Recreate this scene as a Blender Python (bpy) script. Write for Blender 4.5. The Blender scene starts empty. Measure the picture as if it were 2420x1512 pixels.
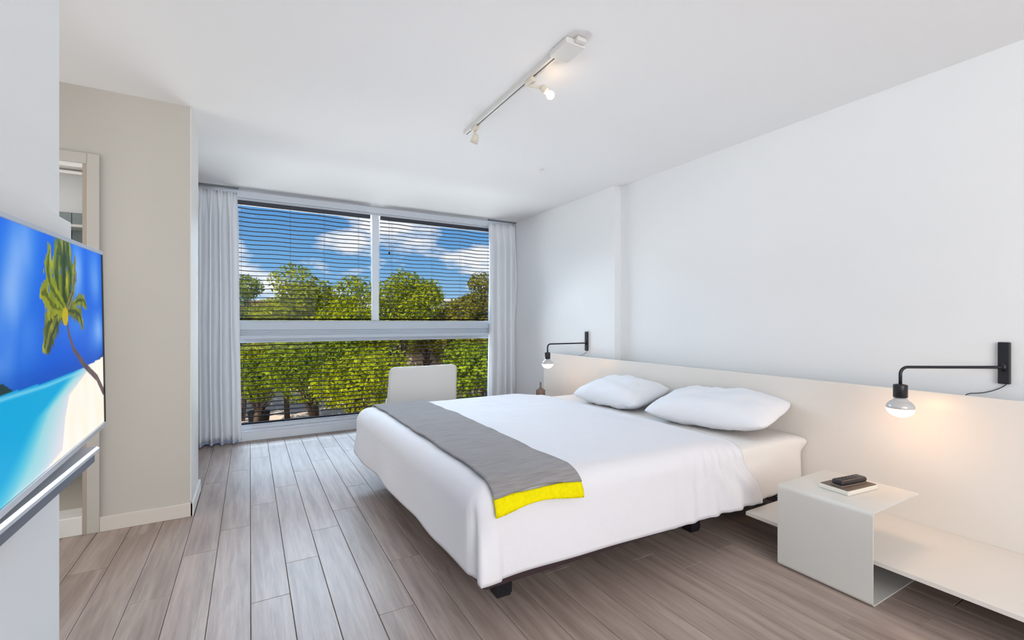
import bpy, bmesh, math, random
from mathutils import Vector, Matrix, noise
R = math.radians
PI = math.pi
scn = bpy.context.scene
col = scn.collection

# ------------------------------------------------------------------ camera
YAW = math.atan(620/1082)
cam_d = bpy.data.cameras.new('camera')
cam = bpy.data.objects.new('camera', cam_d)
col.objects.link(cam)
cam.location = (0, 0, 1.2)
cam.rotation_euler = (PI/2, 0, -YAW)
cam_d.sensor_width = 36
cam_d.lens = 36*1082/2420
cam_d.shift_y = 6/2420
cam_d.clip_start = 0.05
cam_d.clip_end = 900
scn.camera = cam

# ------------------------------------------------------------------ sky
W = bpy.data.worlds.new('sky'); scn.world = W
W.use_nodes = True
nt = W.node_tree; nt.nodes.clear()
def wn(t, **k):
    n = nt.nodes.new(t)
    for a, b in k.items(): setattr(n, a, b)
    return n
tc = wn('ShaderNodeTexCoord')
sep = wn('ShaderNodeSeparateXYZ'); nt.links.new(tc.outputs['Generated'], sep.inputs[0])
grad = wn('ShaderNodeValToRGB'); nt.links.new(sep.outputs['Z'], grad.inputs[0])
cr = grad.color_ramp
cr.elements[0].position = 0.0; cr.elements[0].color = (.40, .62, .85, 1)
cr.elements[1].position = 0.30; cr.elements[1].color = (.060, .235, .62, 1)
e = cr.elements.new(.12); e.color = (.17, .42, .77, 1)
mp = wn('ShaderNodeMapping'); nt.links.new(tc.outputs['Generated'], mp.inputs[0])
mp.inputs['Location'].default_value = (1.35, .2, .32)
mp.inputs['Scale'].default_value = (3.2, 3.2, 7.5)
nz = wn('ShaderNodeTexNoise'); nt.links.new(mp.outputs[0], nz.inputs['Vector'])
nz.inputs['Scale'].default_value = 1.6; nz.inputs['Detail'].default_value = 7; nz.inputs['Roughness'].default_value = .56
zb = wn('ShaderNodeMapRange'); nt.links.new(sep.outputs['Z'], zb.inputs[0])
zb.inputs[1].default_value = .05; zb.inputs[2].default_value = .30; zb.inputs[3].default_value = .07; zb.inputs[4].default_value = -.04
ad = wn('ShaderNodeMath', operation='ADD'); nt.links.new(nz.outputs[0], ad.inputs[0]); nt.links.new(zb.outputs[0], ad.inputs[1])
cl = wn('ShaderNodeValToRGB'); nt.links.new(ad.outputs[0], cl.inputs[0])
cl.color_ramp.elements[0].position = .53; cl.color_ramp.elements[0].color = (0, 0, 0, 1)
cl.color_ramp.elements[1].position = .63; cl.color_ramp.elements[1].color = (1, 1, 1, 1)
mx = wn('ShaderNodeMix', data_type='RGBA')
nt.links.new(cl.outputs[0], mx.inputs[0]); nt.links.new(grad.outputs[0], mx.inputs[6])
mx.inputs[7].default_value = (.93, .93, .97, 1)
bg = wn('ShaderNodeBackground'); nt.links.new(mx.outputs[2], bg.inputs[0]); bg.inputs[1].default_value = 1.0
out = wn('ShaderNodeOutputWorld'); nt.links.new(bg.outputs[0], out.inputs[0])

# ------------------------------------------------------------------ sun and large lamps
def light(name, kind, loc, aim, energy, color, **k):
    d = bpy.data.lights.new(name, kind); d.energy = energy; d.color = color
    for a, b in k.items(): setattr(d, a, b)
    o = bpy.data.objects.new(name, d); col.objects.link(o); o.location = loc
    o.rotation_euler = (Vector(aim)-Vector(loc)).to_track_quat('-Z', 'Y').to_euler()
    return o
light('sun', 'SUN', (0, 0, 20), (13, 11, 0), 4.4, (1, .93, .80), angle=R(.6))
# added area lamps outside, unseen above and below the view, to brighten the room
light('window_fill_high', 'AREA', (2.2, 14, 6.15), (1.3, 4.2, 1.0), 4000, (.63, .79, .98), shape='RECTANGLE', size=12, size_y=2.9)
light('window_fill_low', 'AREA', (1.6, 10.5, -2.6), (1.2, 4.0, 2.5), 2500, (.90, .96, 1), shape='RECTANGLE', size=8, size_y=3.2)
# added fill lamp before the solid back wall, unseen behind the camera
light('rear_fill', 'AREA', (.5, -2.7, 1.5), (.9, 2.5, 1.4), 86, (.99, .99, 1), shape='RECTANGLE', size=2.2, size_y=2.0)
light('bathroom_fill', 'AREA', (-1.35, 4.1, 2.40), (-1.35, 4.1, 0), 2.5, (1, .97, .94), shape='RECTANGLE', size=.5, size_y=.3)  # added fill, lamp itself unseen, to lift the dark doorway opening
# added fill lamp hidden in the side corridor, brightens bed foot and floor
light('corridor_fill', 'AREA', (-1.9, 2.86, 1.3), (1.0, 2.9, 1.1), 14, (1, .97, .93), shape='RECTANGLE', size=1.0, size_y=2.0)

vs = scn.view_settings
scn.display_settings.display_device = 'sRGB'
vs.view_transform = 'Standard'; vs.look = 'None'; vs.exposure = 0.05; vs.gamma = 1; vs.use_curve_mapping = False

# ------------------------------------------------------------------ materials
def lin(c):
    return tuple((x/255/12.92 if x/255 <= .04045 else ((x/255+.055)/1.055)**2.4) for x in c)
MATS = {}
def mat(name, rgb, rough=.6, metal=0, var=0, scale=20, bump=0, bscale=80, spec=.5, stretch=(1, 1, 1), sheen=0, emit=None, estr=0):
    m = bpy.data.materials.new(name); m.use_nodes = True
    n = m.node_tree; b = n.nodes['Principled BSDF']
    c = lin(rgb)+(1,)
    b.inputs['Base Color'].default_value = c
    b.inputs['Roughness'].default_value = rough
    b.inputs['Metallic'].default_value = metal
    b.inputs['Specular IOR Level'].default_value = spec
    if sheen: b.inputs['Sheen Weight'].default_value = sheen
    if emit:
        b.inputs['Emission Color'].default_value = lin(emit)+(1,); b.inputs['Emission Strength'].default_value = estr
    t = n.nodes.new('ShaderNodeTexCoord'); mpn = n.nodes.new('ShaderNodeMapping')
    mpn.inputs['Scale'].default_value = stretch
    n.links.new(t.outputs['Object'], mpn.inputs[0])
    if var:
        z = n.nodes.new('ShaderNodeTexNoise'); z.inputs['Scale'].default_value = scale; z.inputs['Detail'].default_value = 5
        n.links.new(mpn.outputs[0], z.inputs['Vector'])
        mr = n.nodes.new('ShaderNodeMapRange'); n.links.new(z.outputs[0], mr.inputs[0])
        mr.inputs[1].default_value = .3; mr.inputs[2].default_value = .7
        mr.inputs[3].default_value = 1-var; mr.inputs[4].default_value = 1+var
        mm = n.nodes.new('ShaderNodeVectorMath'); mm.operation = 'SCALE'
        mm.inputs[0].default_value = c[:3]; n.links.new(mr.outputs[0], mm.inputs['Scale'])
        n.links.new(mm.outputs[0], b.inputs['Base Color'])
    if bump:
        z2 = n.nodes.new('ShaderNodeTexNoise'); z2.inputs['Scale'].default_value = bscale; z2.inputs['Detail'].default_value = 3
        n.links.new(mpn.outputs[0], z2.inputs['Vector'])
        bp = n.nodes.new('ShaderNodeBump'); bp.inputs['Strength'].default_value = bump; bp.inputs['Distance'].default_value = .01
        n.links.new(z2.outputs[0], bp.inputs['Height']); n.links.new(bp.outputs[0], b.inputs['Normal'])
    MATS[name] = m
    return m
wall_m = mat('wall_paint', (240, 242, 243), .75, bump=.03, bscale=120, spec=.25)
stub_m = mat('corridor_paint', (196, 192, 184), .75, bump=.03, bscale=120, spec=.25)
ceil_m = mat('ceiling_paint', (240, 239, 239), .8, bump=.03, bscale=150, spec=.2)
trim_m = mat('trim_paint', (236, 234, 230), .45)
frame_m = mat('window_frame_white', (226, 232, 240), .4)
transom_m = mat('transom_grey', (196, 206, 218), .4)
lacq_m = mat('white_lacquer', (231, 226, 219), .28, spec=.5)
steel_m = mat('white_steel', (213, 212, 207), .35)
blk_m = mat('black_metal', (26, 26, 32), .35, spec=.5)
duv_m = mat('duvet_cotton', (228, 228, 233), .85, bump=.12, bscale=35, spec=.2, sheen=.1)
sheet_m = mat('sheet_cotton', (232, 229, 226), .85, bump=.15, bscale=25, spec=.2)
pil_m = mat('pillow_cotton', (236, 238, 243), .85, bump=.2, bscale=18, spec=.2)
thr_m = mat('grey_wool', (154, 151, 152), .95, var=.16, scale=9, stretch=(1.0, 12, 12), bump=.5, bscale=60, spec=.1, sheen=.3)
yel_m = mat('yellow_wool', (236, 222, 8), .9, var=.06, scale=60, bump=.5, bscale=90, spec=.1)
rail_m = mat('dark_bed_fabric', (58, 42, 46), .85, var=.1)
cur_m = mat('curtain_linen', (240, 243, 248), .9, bump=.08, bscale=150, spec=.15)
slat_m = mat('blind_slat_dark', (24, 20, 24), .9, spec=.05)
head_m = mat('blind_headrail', (52, 54, 66), .45)
cord_m = mat('cord_grey', (120, 124, 130), .7)
chair_m = mat('chair_white', (226, 226, 222), .45)
chrome_m = mat('chrome', (210, 212, 216), .18, metal=1)
tvs_m = mat('tv_silver', (214, 218, 226), .3, metal=.3)
tvb_m = mat('tv_black', (18, 18, 22), .3)
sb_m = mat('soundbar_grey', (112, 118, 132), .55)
tray_m = mat('tray_white', (226, 222, 212), .4)
pad_m = mat('tray_lining', (110, 98, 88), .7, var=.1)
rem_m = mat('remote_black', (34, 28, 32), .4)
tile_m = mat('bath_tile', (150, 163, 164), .3, var=.04)
bathf_m = mat('bath_floor', (200, 192, 180), .5)
jamb_m = mat('jamb_beige', (176, 164, 152), .6)
brown_m = mat('brown_wood', (112, 98, 90), .5)
track_m = mat('track_white', (222, 220, 216), .4)
slot_m = mat('track_slot', (84, 80, 80), .5)
fitting_m = mat('fitting_ivory', (224, 216, 200), .35)
bark_m = mat('bark', (92, 74, 58), .9, var=.25, scale=6, bump=.5, bscale=20)
ground_m = mat('paving', (240, 216, 196), .9, var=.12, scale=.4)
bwall_m = mat('building_white', (232, 226, 214), .8, var=.03, scale=1)
bwall2_m = mat('building_sand', (196, 176, 150), .8, var=.06, scale=1)
roof_m = mat('roof_brown', (134, 96, 74), .85, var=.15, scale=3)
bglass_m = mat('building_glass', (70, 78, 84), .2)
bin_m = mat('dark_pot', (30, 26, 28), .7)

def glass_mat():
    m = bpy.data.materials.new('window_glass'); m.use_nodes = True; n = m.node_tree; n.nodes.clear()
    o = n.nodes.new('ShaderNodeOutputMaterial'); mixn = n.nodes.new('ShaderNodeMixShader')
    t = n.nodes.new('ShaderNodeBsdfTransparent'); t.inputs[0].default_value = (.97, .985, .98, 1)
    g = n.nodes.new('ShaderNodeBsdfGlossy'); g.inputs['Roughness'].default_value = .02
    mixn.inputs[0].default_value = .004
    n.links.new(t.outputs[0], mixn.inputs[1]); n.links.new(g.outputs[0], mixn.inputs[2]); n.links.new(mixn.outputs[0], o.inputs[0])
    return m
glass_m = glass_mat()
def bulb_mat(name, col_, st):
    m = bpy.data.materials.new(name); m.use_nodes = True; n = m.node_tree; n.nodes.clear()
    o = n.nodes.new('ShaderNodeOutputMaterial'); em = n.nodes.new('ShaderNodeEmission')
    em.inputs[0].default_value = lin(col_)+(1,); em.inputs[1].default_value = st
    n.links.new(em.outputs[0], o.inputs[0]); return m
glow_m = bulb_mat('bulb_glow', (255, 196, 138), 23.0)
glow2_m = bulb_mat('track_bulb_glow', (255, 214, 160), 14.0)
glass_cap_m = mat('bulb_silver_top', (205, 203, 202), .25, metal=.35)

def wood_mat():
    m = bpy.data.materials.new('floor_wood'); m.use_nodes = True; n = m.node_tree; b = n.nodes['Principled BSDF']
    L = n.links.new
    t = n.nodes.new('ShaderNodeTexCoord'); oi = n.nodes.new('ShaderNodeObjectInfo')
    ofs = n.nodes.new('ShaderNodeVectorMath'); ofs.operation = 'SCALE'; ofs.inputs[0].default_value = (13, 37, 5)
    L(oi.outputs['Random'], ofs.inputs['Scale'])
    add = n.nodes.new('ShaderNodeVectorMath'); add.operation = 'ADD'; L(t.outputs['Object'], add.inputs[0]); L(ofs.outputs[0], add.inputs[1])
    mpn = n.nodes.new('ShaderNodeMapping'); mpn.inputs['Scale'].default_value = (16, 1.1, 1); L(add.outputs[0], mpn.inputs[0])
    z = n.nodes.new('ShaderNodeTexNoise'); z.inputs['Scale'].default_value = 1.7; z.inputs['Detail'].default_value = 6; z.inputs['Roughness'].default_value = .6; z.inputs['Distortion'].default_value = .4
    L(mpn.outputs[0], z.inputs['Vector'])
    r = n.nodes.new('ShaderNodeValToRGB'); L(z.outputs[0], r.inputs[0])
    r.color_ramp.elements[0].position = .28; r.color_ramp.elements[0].color = lin((140, 122, 113))+(1,)
    r.color_ramp.elements[1].position = .72; r.color_ramp.elements[1].color = lin((184, 167, 157))+(1,)
    mp2 = n.nodes.new('ShaderNodeMapping'); mp2.inputs['Scale'].default_value = (60, 2.2, 1); L(add.outputs[0], mp2.inputs[0])
    z2 = n.nodes.new('ShaderNodeTexNoise'); z2.inputs['Scale'].default_value = 2.2; z2.inputs['Detail'].default_value = 3; L(mp2.outputs[0], z2.inputs['Vector'])
    mr = n.nodes.new('ShaderNodeMapRange'); L(oi.outputs['Random'], mr.inputs[0]); mr.inputs[3].default_value = .93; mr.inputs[4].default_value = 1.10
    mr2 = n.nodes.new('ShaderNodeMapRange'); L(z2.outputs[0], mr2.inputs[0]); mr2.inputs[1].default_value = .3; mr2.inputs[2].default_value = .7; mr2.inputs[3].default_value = .95; mr2.inputs[4].default_value = 1.03
    mu = n.nodes.new('ShaderNodeMath'); mu.operation = 'MULTIPLY'; L(mr.outputs[0], mu.inputs[0]); L(mr2.outputs[0], mu.inputs[1])
    sc = n.nodes.new('ShaderNodeVectorMath'); sc.operation = 'SCALE'; L(r.outputs[0], sc.inputs[0]); L(mu.outputs[0], sc.inputs['Scale'])
    L(sc.outputs[0], b.inputs['Base Color'])
    b.inputs['Roughness'].default_value = .47
    b.inputs['Specular IOR Level'].default_value = .6
    bp = n.nodes.new('ShaderNodeBump'); bp.inputs['Strength'].default_value = .12; bp.inputs['Distance'].default_value = .004
    L(z2.outputs[0], bp.inputs['Height']); L(bp.outputs[0], b.inputs['Normal'])
    return m
wood_m = wood_mat()
joint_m = mat('floor_joint', (100, 88, 84), .8)

def leaf_mat(name, a, b_):
    m = bpy.data.materials.new(name); m.use_nodes = True; n = m.node_tree; b = n.nodes['Principled BSDF']; L = n.links.new
    t = n.nodes.new('ShaderNodeTexCoord')
    z = n.nodes.new('ShaderNodeTexNoise'); z.inputs['Scale'].default_value = 2.6; z.inputs['Detail'].default_value = 5; z.inputs['Roughness'].default_value = .7
    L(t.outputs['Object'], z.inputs['Vector'])
    r = n.nodes.new('ShaderNodeValToRGB'); L(z.outputs[0], r.inputs[0])
    r.color_ramp.elements[0].position = .35; r.color_ramp.elements[0].color = lin(a)+(1,)
    r.color_ramp.elements[1].position = .62; r.color_ramp.elements[1].color = lin(b_)+(1,)
    L(r.outputs[0], b.inputs['Base Color']); b.inputs['Roughness'].default_value = .6; b.inputs['Specular IOR Level'].default_value = .2
    tr = n.nodes.new('ShaderNodeBsdfTranslucent'); L(r.outputs[0], tr.inputs[0])
    mixn = n.nodes.new('ShaderNodeMixShader'); mixn.inputs[0].default_value = .25
    L(b.outputs[0], mixn.inputs[1]); L(tr.outputs[0], mixn.inputs[2]); L(mixn.outputs[0], n.nodes['Material Output'].inputs[0])
    return m
leaf_ms = [leaf_mat('leaf_lime', (84, 98, 8), (190, 192, 14)), leaf_mat('leaf_green', (60, 84, 10), (160, 172, 20)), leaf_mat('leaf_olive', (88, 84, 24), (170, 158, 40))]

# ------------------------------------------------------------------ helpers
def link(name, bm, m, parent=None, smooth=False, loc=None):
    me = bpy.data.meshes.new(name)
    bmesh.ops.recalc_face_normals(bm, faces=bm.faces)
    bm.to_mesh(me); bm.free()
    if smooth:
        for p in me.polygons: p.use_smooth = True
    if m: me.materials.append(m)
    o = bpy.data.objects.new(name, me); col.objects.link(o)
    if loc is not None: o.location = loc
    if parent: o.parent = parent
    return o
def tag(o, label, cat, group=None):
    o['label'] = label; o['category'] = cat
    if group: o['group'] = group
    return o
def thing(name, label, cat, loc=(0, 0, 0), rotz=0, group=None):
    o = bpy.data.objects.new(name, None); col.objects.link(o)
    o.empty_display_size = .1
    o.location = loc; o.rotation_euler = (0, 0, rotz)
    return tag(o, label, cat, group)
def struct(o): o['kind'] = 'structure'; return o
def box(bm, x0, x1, y0, y1, z0, z1, bev=0, seg=2):
    vs_ = [bm.verts.new((x, y, z)) for x in (x0, x1) for y in (y0, y1) for z in (z0, z1)]
    fs = [(0, 1, 3, 2), (4, 6, 7, 5), (0, 4, 5, 1), (2, 3, 7, 6), (0, 2, 6, 4), (1, 5, 7, 3)]
    faces = [bm.faces.new([vs_[i] for i in f]) for f in fs]
    if bev:
        es = {e for f in faces for e in f.edges}
        bmesh.ops.bevel(bm, geom=list(es), offset=bev, segments=seg, affect='EDGES', profile=.5)
def bx(name, m, x0, x1, y0, y1, z0, z1, bev=0, parent=None, seg=2, smooth=False):
    bm = bmesh.new(); box(bm, x0, x1, y0, y1, z0, z1, bev, seg)
    return link(name, bm, m, parent, smooth)
def tube(bm, pts, rad, n=12, caps=True):
    pts = [Vector(p) for p in pts]
    rads = rad if isinstance(rad, (list, tuple)) else [rad]*len(pts)
    rings = []; prev = None
    for i, p in enumerate(pts):
        d = (pts[min(i+1, len(pts)-1)]-pts[max(i-1, 0)]).normalized()
        if prev is None:
            up = Vector((0, 0, 1)) if abs(d.z) < .9 else Vector((1, 0, 0))
            a = d.cross(up).normalized()
        else:
            a = (prev-d*prev.dot(d)).normalized()
        prev = a; b = d.cross(a)
        rings.append([bm.verts.new(p+(a*math.cos(2*PI*k/n)+b*math.sin(2*PI*k/n))*rads[i]) for k in range(n)])
    for i in range(len(rings)-1):
        for k in range(n):
            bm.faces.new([rings[i][k], rings[i][(k+1) % n], rings[i+1][(k+1) % n], rings[i+1][k]])
    if caps:
        bm.faces.new(rings[0][::-1]); bm.faces.new(rings[-1])
def lathe(bm, prof, c=(0, 0, 0), n=24, axis=None):
    c = Vector(c); q = Vector((0, 0, 1)).rotation_difference(Vector(axis)) if axis else None
    rings = []
    for r, z in prof:
        ring = []
        for k in range(n):
            v = Vector((max(r, 1e-5)*math.cos(2*PI*k/n), max(r, 1e-5)*math.sin(2*PI*k/n), z))
            if q: v = q @ v
            ring.append(bm.verts.new(c+v))
        rings.append(ring)
    for i in range(len(rings)-1):
        for k in range(n):
            bm.faces.new([rings[i][k], rings[i][(k+1) % n], rings[i+1][(k+1) % n], rings[i+1][k]])
    bm.faces.new(rings[0][::-1]); bm.faces.new(rings[-1])
def prism(bm, prof, a0, a1, axis='y'):
    """extrude a closed 2D profile (list of (p,q)) along an axis"""
    def P(p, q, a):
        return (p, a, q) if axis == 'y' else ((a, p, q) if axis == 'x' else (p, q, a))
    A = [bm.verts.new(P(p, q, a0)) for p, q in prof]; B = [bm.verts.new(P(p, q, a1)) for p, q in prof]
    n = len(prof)
    for i in range(n): bm.faces.new([A[i], A[(i+1) % n], B[(i+1) % n], B[i]])
    bm.faces.new(A[::-1]); bm.faces.new(B)
def sm(a, b, x):
    t = max(0, min(1, (x-a)/(b-a))); return t*t*(3-2*t)
C0 = Vector((0, 0, 1.2)); FW = Vector((math.sin(YAW), math.cos(YAW), 0)); RT = Vector((math.cos(YAW), -math.sin(YAW), 0))
def at(u, t, z):
    p = FW*t+RT*((u-1210)/1082*t); return Vector((p.x, p.y, z))

# ------------------------------------------------------------------ room shell
H = 2.54
XR, XF, YS = 3.18, 3.10, 3.39       # near right wall, protruding right wall, step between them
YG = 5.50                            # glass plane
YW = 5.42                            # inner face of window surround
struct(bx('ceiling', ceil_m, -2.2, 3.5, -3.2, 5.75, H, H+.25))
struct(bx('wall_right_near', wall_m, XR, XR+.2, -3.2, YS, -.1, H))
struct(bx('wall_right_far', wall_m, XF, XF+.28, YS, 5.75, -.1, H))
struct(bx('wall_back', wall_m, -2.2, 3.5, -3.2, -3.0, -.1, H))
struct(bx('wall_left_near', wall_m, -2.2, -.60, -3.0, 2.26, -.1, H))
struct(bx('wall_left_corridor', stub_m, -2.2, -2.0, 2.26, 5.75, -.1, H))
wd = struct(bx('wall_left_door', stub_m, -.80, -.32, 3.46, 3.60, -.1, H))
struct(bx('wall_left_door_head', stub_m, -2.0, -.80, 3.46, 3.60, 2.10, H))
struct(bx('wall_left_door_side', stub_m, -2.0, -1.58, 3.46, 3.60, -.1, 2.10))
struct(bx('wall_left_return', wall_m, -.72, -.32, 3.60, 3.92, -.1, H))
struct(bx('wall_left_far', wall_m, -.72, -.62, 3.92, 5.75, -.1, H))
# front face skin of the return so its room side is white painted
struct(bx('trim_1', trim_m, -.322, -.316, 3.462, 3.92, .09, H-.0005))

# floor slab and planks
fl = bx('floor', joint_m, -2.2, 3.5, -3.2, 5.75, -.25, -.012); struct(fl)
rnd = random.Random(5)
PW = .152
known = {0: 2.25, 1: 2.54, 2: 2.86, 3: 1.90, -1: 3.12, -2: 2.877, 13: .925, -4: 2.1, -3: 2.5, 4: 2.3}
plank_cache = {}
def plank_mesh(Lq):
    Lq = round(Lq, 2)
    if Lq not in plank_cache:
        bm = bmesh.new(); box(bm, -PW/2+.0011, PW/2-.0011, -Lq/2+.0011, Lq/2-.0011, -.012, 0)
        top = [e for e in bm.edges if all(v.co.z > -.001 for v in e.verts)]
        bmesh.ops.bevel(bm, geom=top, offset=.0013, segments=1, affect='EDGES')
        bmesh.ops.recalc_face_normals(bm, faces=bm.faces)
        me = bpy.data.meshes.new('plank'); bm.to_mesh(me); bm.free(); me.materials.append(wood_m)
        plank_cache[Lq] = me
    return plank_cache[Lq]
for k in range(-8, 21):
    xc = .004+PW*(k+.5)
    if xc+PW/2 > 3.19: continue
    y0, y1 = .1, 5.40
    if xc < -.60: y0, y1 = 2.27, 3.455
    elif xc < -.32: y1 = 3.455
    elif xc > XF-.05: y1 = 3.385
    j = known.get(k, rnd.uniform(.6, 1.8))
    cuts = []
    q = j
    while q > y0+.15: cuts.append(q); q -= 1.2
    q = j+1.2
    while q < y1-.15: cuts.append(q); q += 1.2
    cuts = [y0]+sorted(cuts)+[y1]
    for a, b in zip(cuts[:-1], cuts[1:]):
        if b-a < .05: continue
        o = bpy.data.objects.new('plank', plank_mesh(b-a)); col.objects.link(o)
        o.location = (xc, (a+b)/2, 0); o.parent = fl
# left alcove planks beyond the return
for k in range(-4, -2):
    xc = .004+PW*(k+.5)
    o = bpy.data.objects.new('plank', plank_mesh(1.47)); col.objects.link(o); o.location = (xc, 4.665, 0); o.parent = fl
# floor behind the camera, never seen closely
o = bx('plank', wood_m, -.60, 3.18, -3.0, .098, -.012, 0, parent=fl)

# baseboards
skirt_m = mat('skirting_paint', (214, 208, 199), .5)
def baseboard(name, x0, x1, y0, y1, h=.085):
    return struct(bx(name, skirt_m if name == 'baseboard_left' else trim_m, x0, x1, y0, y1, 0, h, .003))
baseboard('baseboard_left', -.745, -.305, 3.445, 3.46)
baseboard('baseboard_return', -.319, -.302, 3.445, 3.935)
baseboard('baseboard_far', -.62, -.605, 3.92, 5.36)
baseboard('baseboard_right', XF-.012, XF, YS, 5.3)
baseboard('baseboard_right_near', XR-.012, XR, .3, YS)

# doorway to the bathroom, raised floor and tiled back wall behind it
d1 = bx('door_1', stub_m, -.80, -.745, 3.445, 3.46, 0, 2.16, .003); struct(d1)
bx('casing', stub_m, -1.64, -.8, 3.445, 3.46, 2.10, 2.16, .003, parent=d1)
bx('jamb', jamb_m, -.82, -.80, 3.452, 3.62, .0, 2.10, parent=d1)
bx('door_stop', jamb_m, -.832, -.82, 3.50, 3.54, .11, 2.08, parent=d1)
bx('head_jamb', trim_m, -1.58, -.82, 3.452, 3.62, 2.075, 2.10, .002, parent=d1)
bx('head_stop', trim_m, -1.58, -.82, 3.50, 3.54, 2.045, 2.062, .002, parent=d1)
struct(bx('trim_2', trim_m, -1.58, -.82, 3.45, 3.62, 0, .105, .004))
struct(bx('floor_bathroom', bathf_m, -2.0, -.72, 3.62, 5.6, .0, .10))
struct(bx('wall_bathroom', wall_m, -2.0, -.72, 4.62, 4.72, .10, 2.45))
struct(bx('ceiling_bathroom', ceil_m, -2.0, -.72, 3.60, 4.72, 2.42, 2.46))
tw = bx('wall_bathroom_tiling', joint_m, -2.0, -.72, 4.605, 4.62, .10, 2.02); struct(tw)
for r_ in range(7):
    for c_ in range(6):
        z0 = .102+r_*.274; x0 = -1.99+c_*.21
        bx('tile', tile_m, x0, x0+.206, 4.596, 4.605, z0, z0+.27, .001, parent=tw, seg=1)
sh = thing('bathroom_shelf', 'white bathroom wall shelf seen through the narrow doorway beside the television', 'shelf', (-1.2, 4.55, 1.9))
bm = bmesh.new(); box(bm, -.35, .25, -.12, .045, -.012, .008, .003); link('shelf_board', bm, trim_m, sh)
for xb in (-.33, .2):
    bm = bmesh.new(); box(bm, xb, xb+.03, -.1, .045, -.06, -.012); link('bracket', bm, trim_m, sh)
bt = thing('toiletry_bottle', 'small dark bottle on the bathroom shelf beyond the doorway', 'bottle', (-1.035, 4.49, 1.908))
bm = bmesh.new(); lathe(bm, [(.024, 0), (.026, .01), (.026, .09), (.012, .105), (.012, .115)]); link('bottle_body', bm, bin_m, bt, True)
bm = bmesh.new(); lathe(bm, [(.014, .115), (.014, .135)]); link('cap', bm, trim_m, bt, True)

# ------------------------------------------------------------------ window wall
X0W, X1W = -.22, 2.92               # clear opening
ZT = 2.46; ZB = .145
struct(bx('wall_front', wall_m, -.72, X0W-.04, YW, 5.75, -.1, H))
struct(bx('wall_front_right', wall_m, X1W+.04, XF, YW, 5.75, -.1, H))
struct(bx('wall_front_head', frame_m, X0W-.04, X1W+.04, YW, 5.75, ZT+.015, H))
struct(bx('wall_front_sill', frame_m, X0W-.04, X1W+.04, YW-.04, 5.75, -.1, .105, .004))
struct(bx('trim_3', frame_m, X0W-.04, X1W+.04, YW-.075, YW-.04, 0, .085, .006))
w1 = bx('window_1', frame_m, X0W-.04, X1W+.04, YW+.02, YG+.06, .105, ZB, .003); struct(w1)
bx('head_frame', frame_m, X0W-.04, X1W+.04, YW+.02, YG+.06, ZT-.01, ZT+.015, .002, w1)
bx('side_frame', frame_m, X0W-.04, X0W, YW+.02, YG+.06, ZB, ZT-.01, .002, w1)
bx('side_frame', frame_m, X1W, X1W+.04, YW+.02, YG+.06, ZB, ZT-.01, .002, w1)
bx('mullion', frame_m, 1.235, 1.312, YW-.005, YW+.045, 1.225, ZT-.01, .004, w1)
# transom: stepped extrusion
bm = bmesh.new()
ya = YW-.055
prof = [(ya, 1.125), (ya, 1.200), (ya+.012, 1.222), (YG+.05, 1.222), (YG+.05, 1.015), (ya+.03, 1.015), (ya+.03, 1.028), (ya-.004, 1.032), (ya-.004, 1.068),
        (ya+.016, 1.074), (ya+.016, 1.086), (ya+.004, 1.09), (ya+.004, 1.098), (ya+.02, 1.104), (ya+.02, 1.119)]
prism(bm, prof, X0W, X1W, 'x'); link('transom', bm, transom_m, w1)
for (a, b, c, d) in ((X0W, 1.235, 1.222, ZT-.01), (1.312, X1W, 1.222, ZT-.01), (X0W, X1W, ZB, 1.015)):
    bx('pane', glass_m, a, b, YG-.004, YG+.002, c, d, parent=w1)

def blind(x0, x1, ztop, zbot, label, wand=None, hm=None):
    b = thing('venetian_blind', label, 'blind', ((x0+x1)/2, YW+.025, ztop), group='open venetian blinds in the window')
    w = (x1-x0)/2-.006
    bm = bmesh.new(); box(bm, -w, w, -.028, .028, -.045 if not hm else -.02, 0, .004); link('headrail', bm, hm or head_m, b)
    n = int((ztop-zbot-.07)/.0457)
    x_c = (x0+x1)/2
    bm = bmesh.new(); seg = 28
    ph = x0*3
    ring = []
    for i in range(seg+1):
        x = -w+2*w*i/seg; zz = .0028*math.sin(x*15+ph)+.0018*math.sin(x*6.3+1)
        ring.append([bm.verts.new((x, yy, zz+dz)) for yy, dz in ((-.017, -.0030), (0, .0008), (.017, -.0012), (.017, -.0062), (0, -.0040), (-.017, -.0078))])
    for i in range(seg):
        for k in range(6):
            bm.faces.new([ring[i][k], ring[i][(k+1) % 6], ring[i+1][(k+1) % 6], ring[i+1][k]])
    bm.faces.new(ring[0]); bm.faces.new(ring[-1][::-1])
    s0 = link('slat', bm, slat_m, b); s0.location.z = -.07 if not hm else -.045
    for k in range(1, n):
        s = s0.copy(); col.objects.link(s); s.location = ((.0015 if k % 2 else -.0015), 0, (-.07 if not hm else -.045)-.0457*k)
    bm = bmesh.new(); box(bm, -w, w, -.026, .026, zbot-ztop+.004, zbot-ztop+.018, .003); link('bottom_rail', bm, slat_m, b)
    for f in (-.82, -.18, .30, .82) if w < 1 else (-.9, -.42, .08, .5, .9):
        bm = bmesh.new()
        tube(bm, [(w*f, -.0275, -.04), (w*f, -.0275, zbot-ztop+.02)], .0011, 5)
        tube(bm, [(w*f, .0275, -.04), (w*f, .0275, zbot-ztop+.02)], .0011, 5)
        link('ladder_cord', bm, cord_m, b)
    if wand:
        bm = bmesh.new(); xw, zl = wand
        tube(bm, [(xw-x_c, -.034, -.02), (xw-x_c, -.036, zl)], .0014, 5)
        lathe(bm, [(.003, 0), (.008, -.012), (.009, -.03), (.004, -.036)][::-1], (xw-x_c, -.036, zl), 10)
        link('pull_cord', bm, slat_m, b)
    return b
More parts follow.
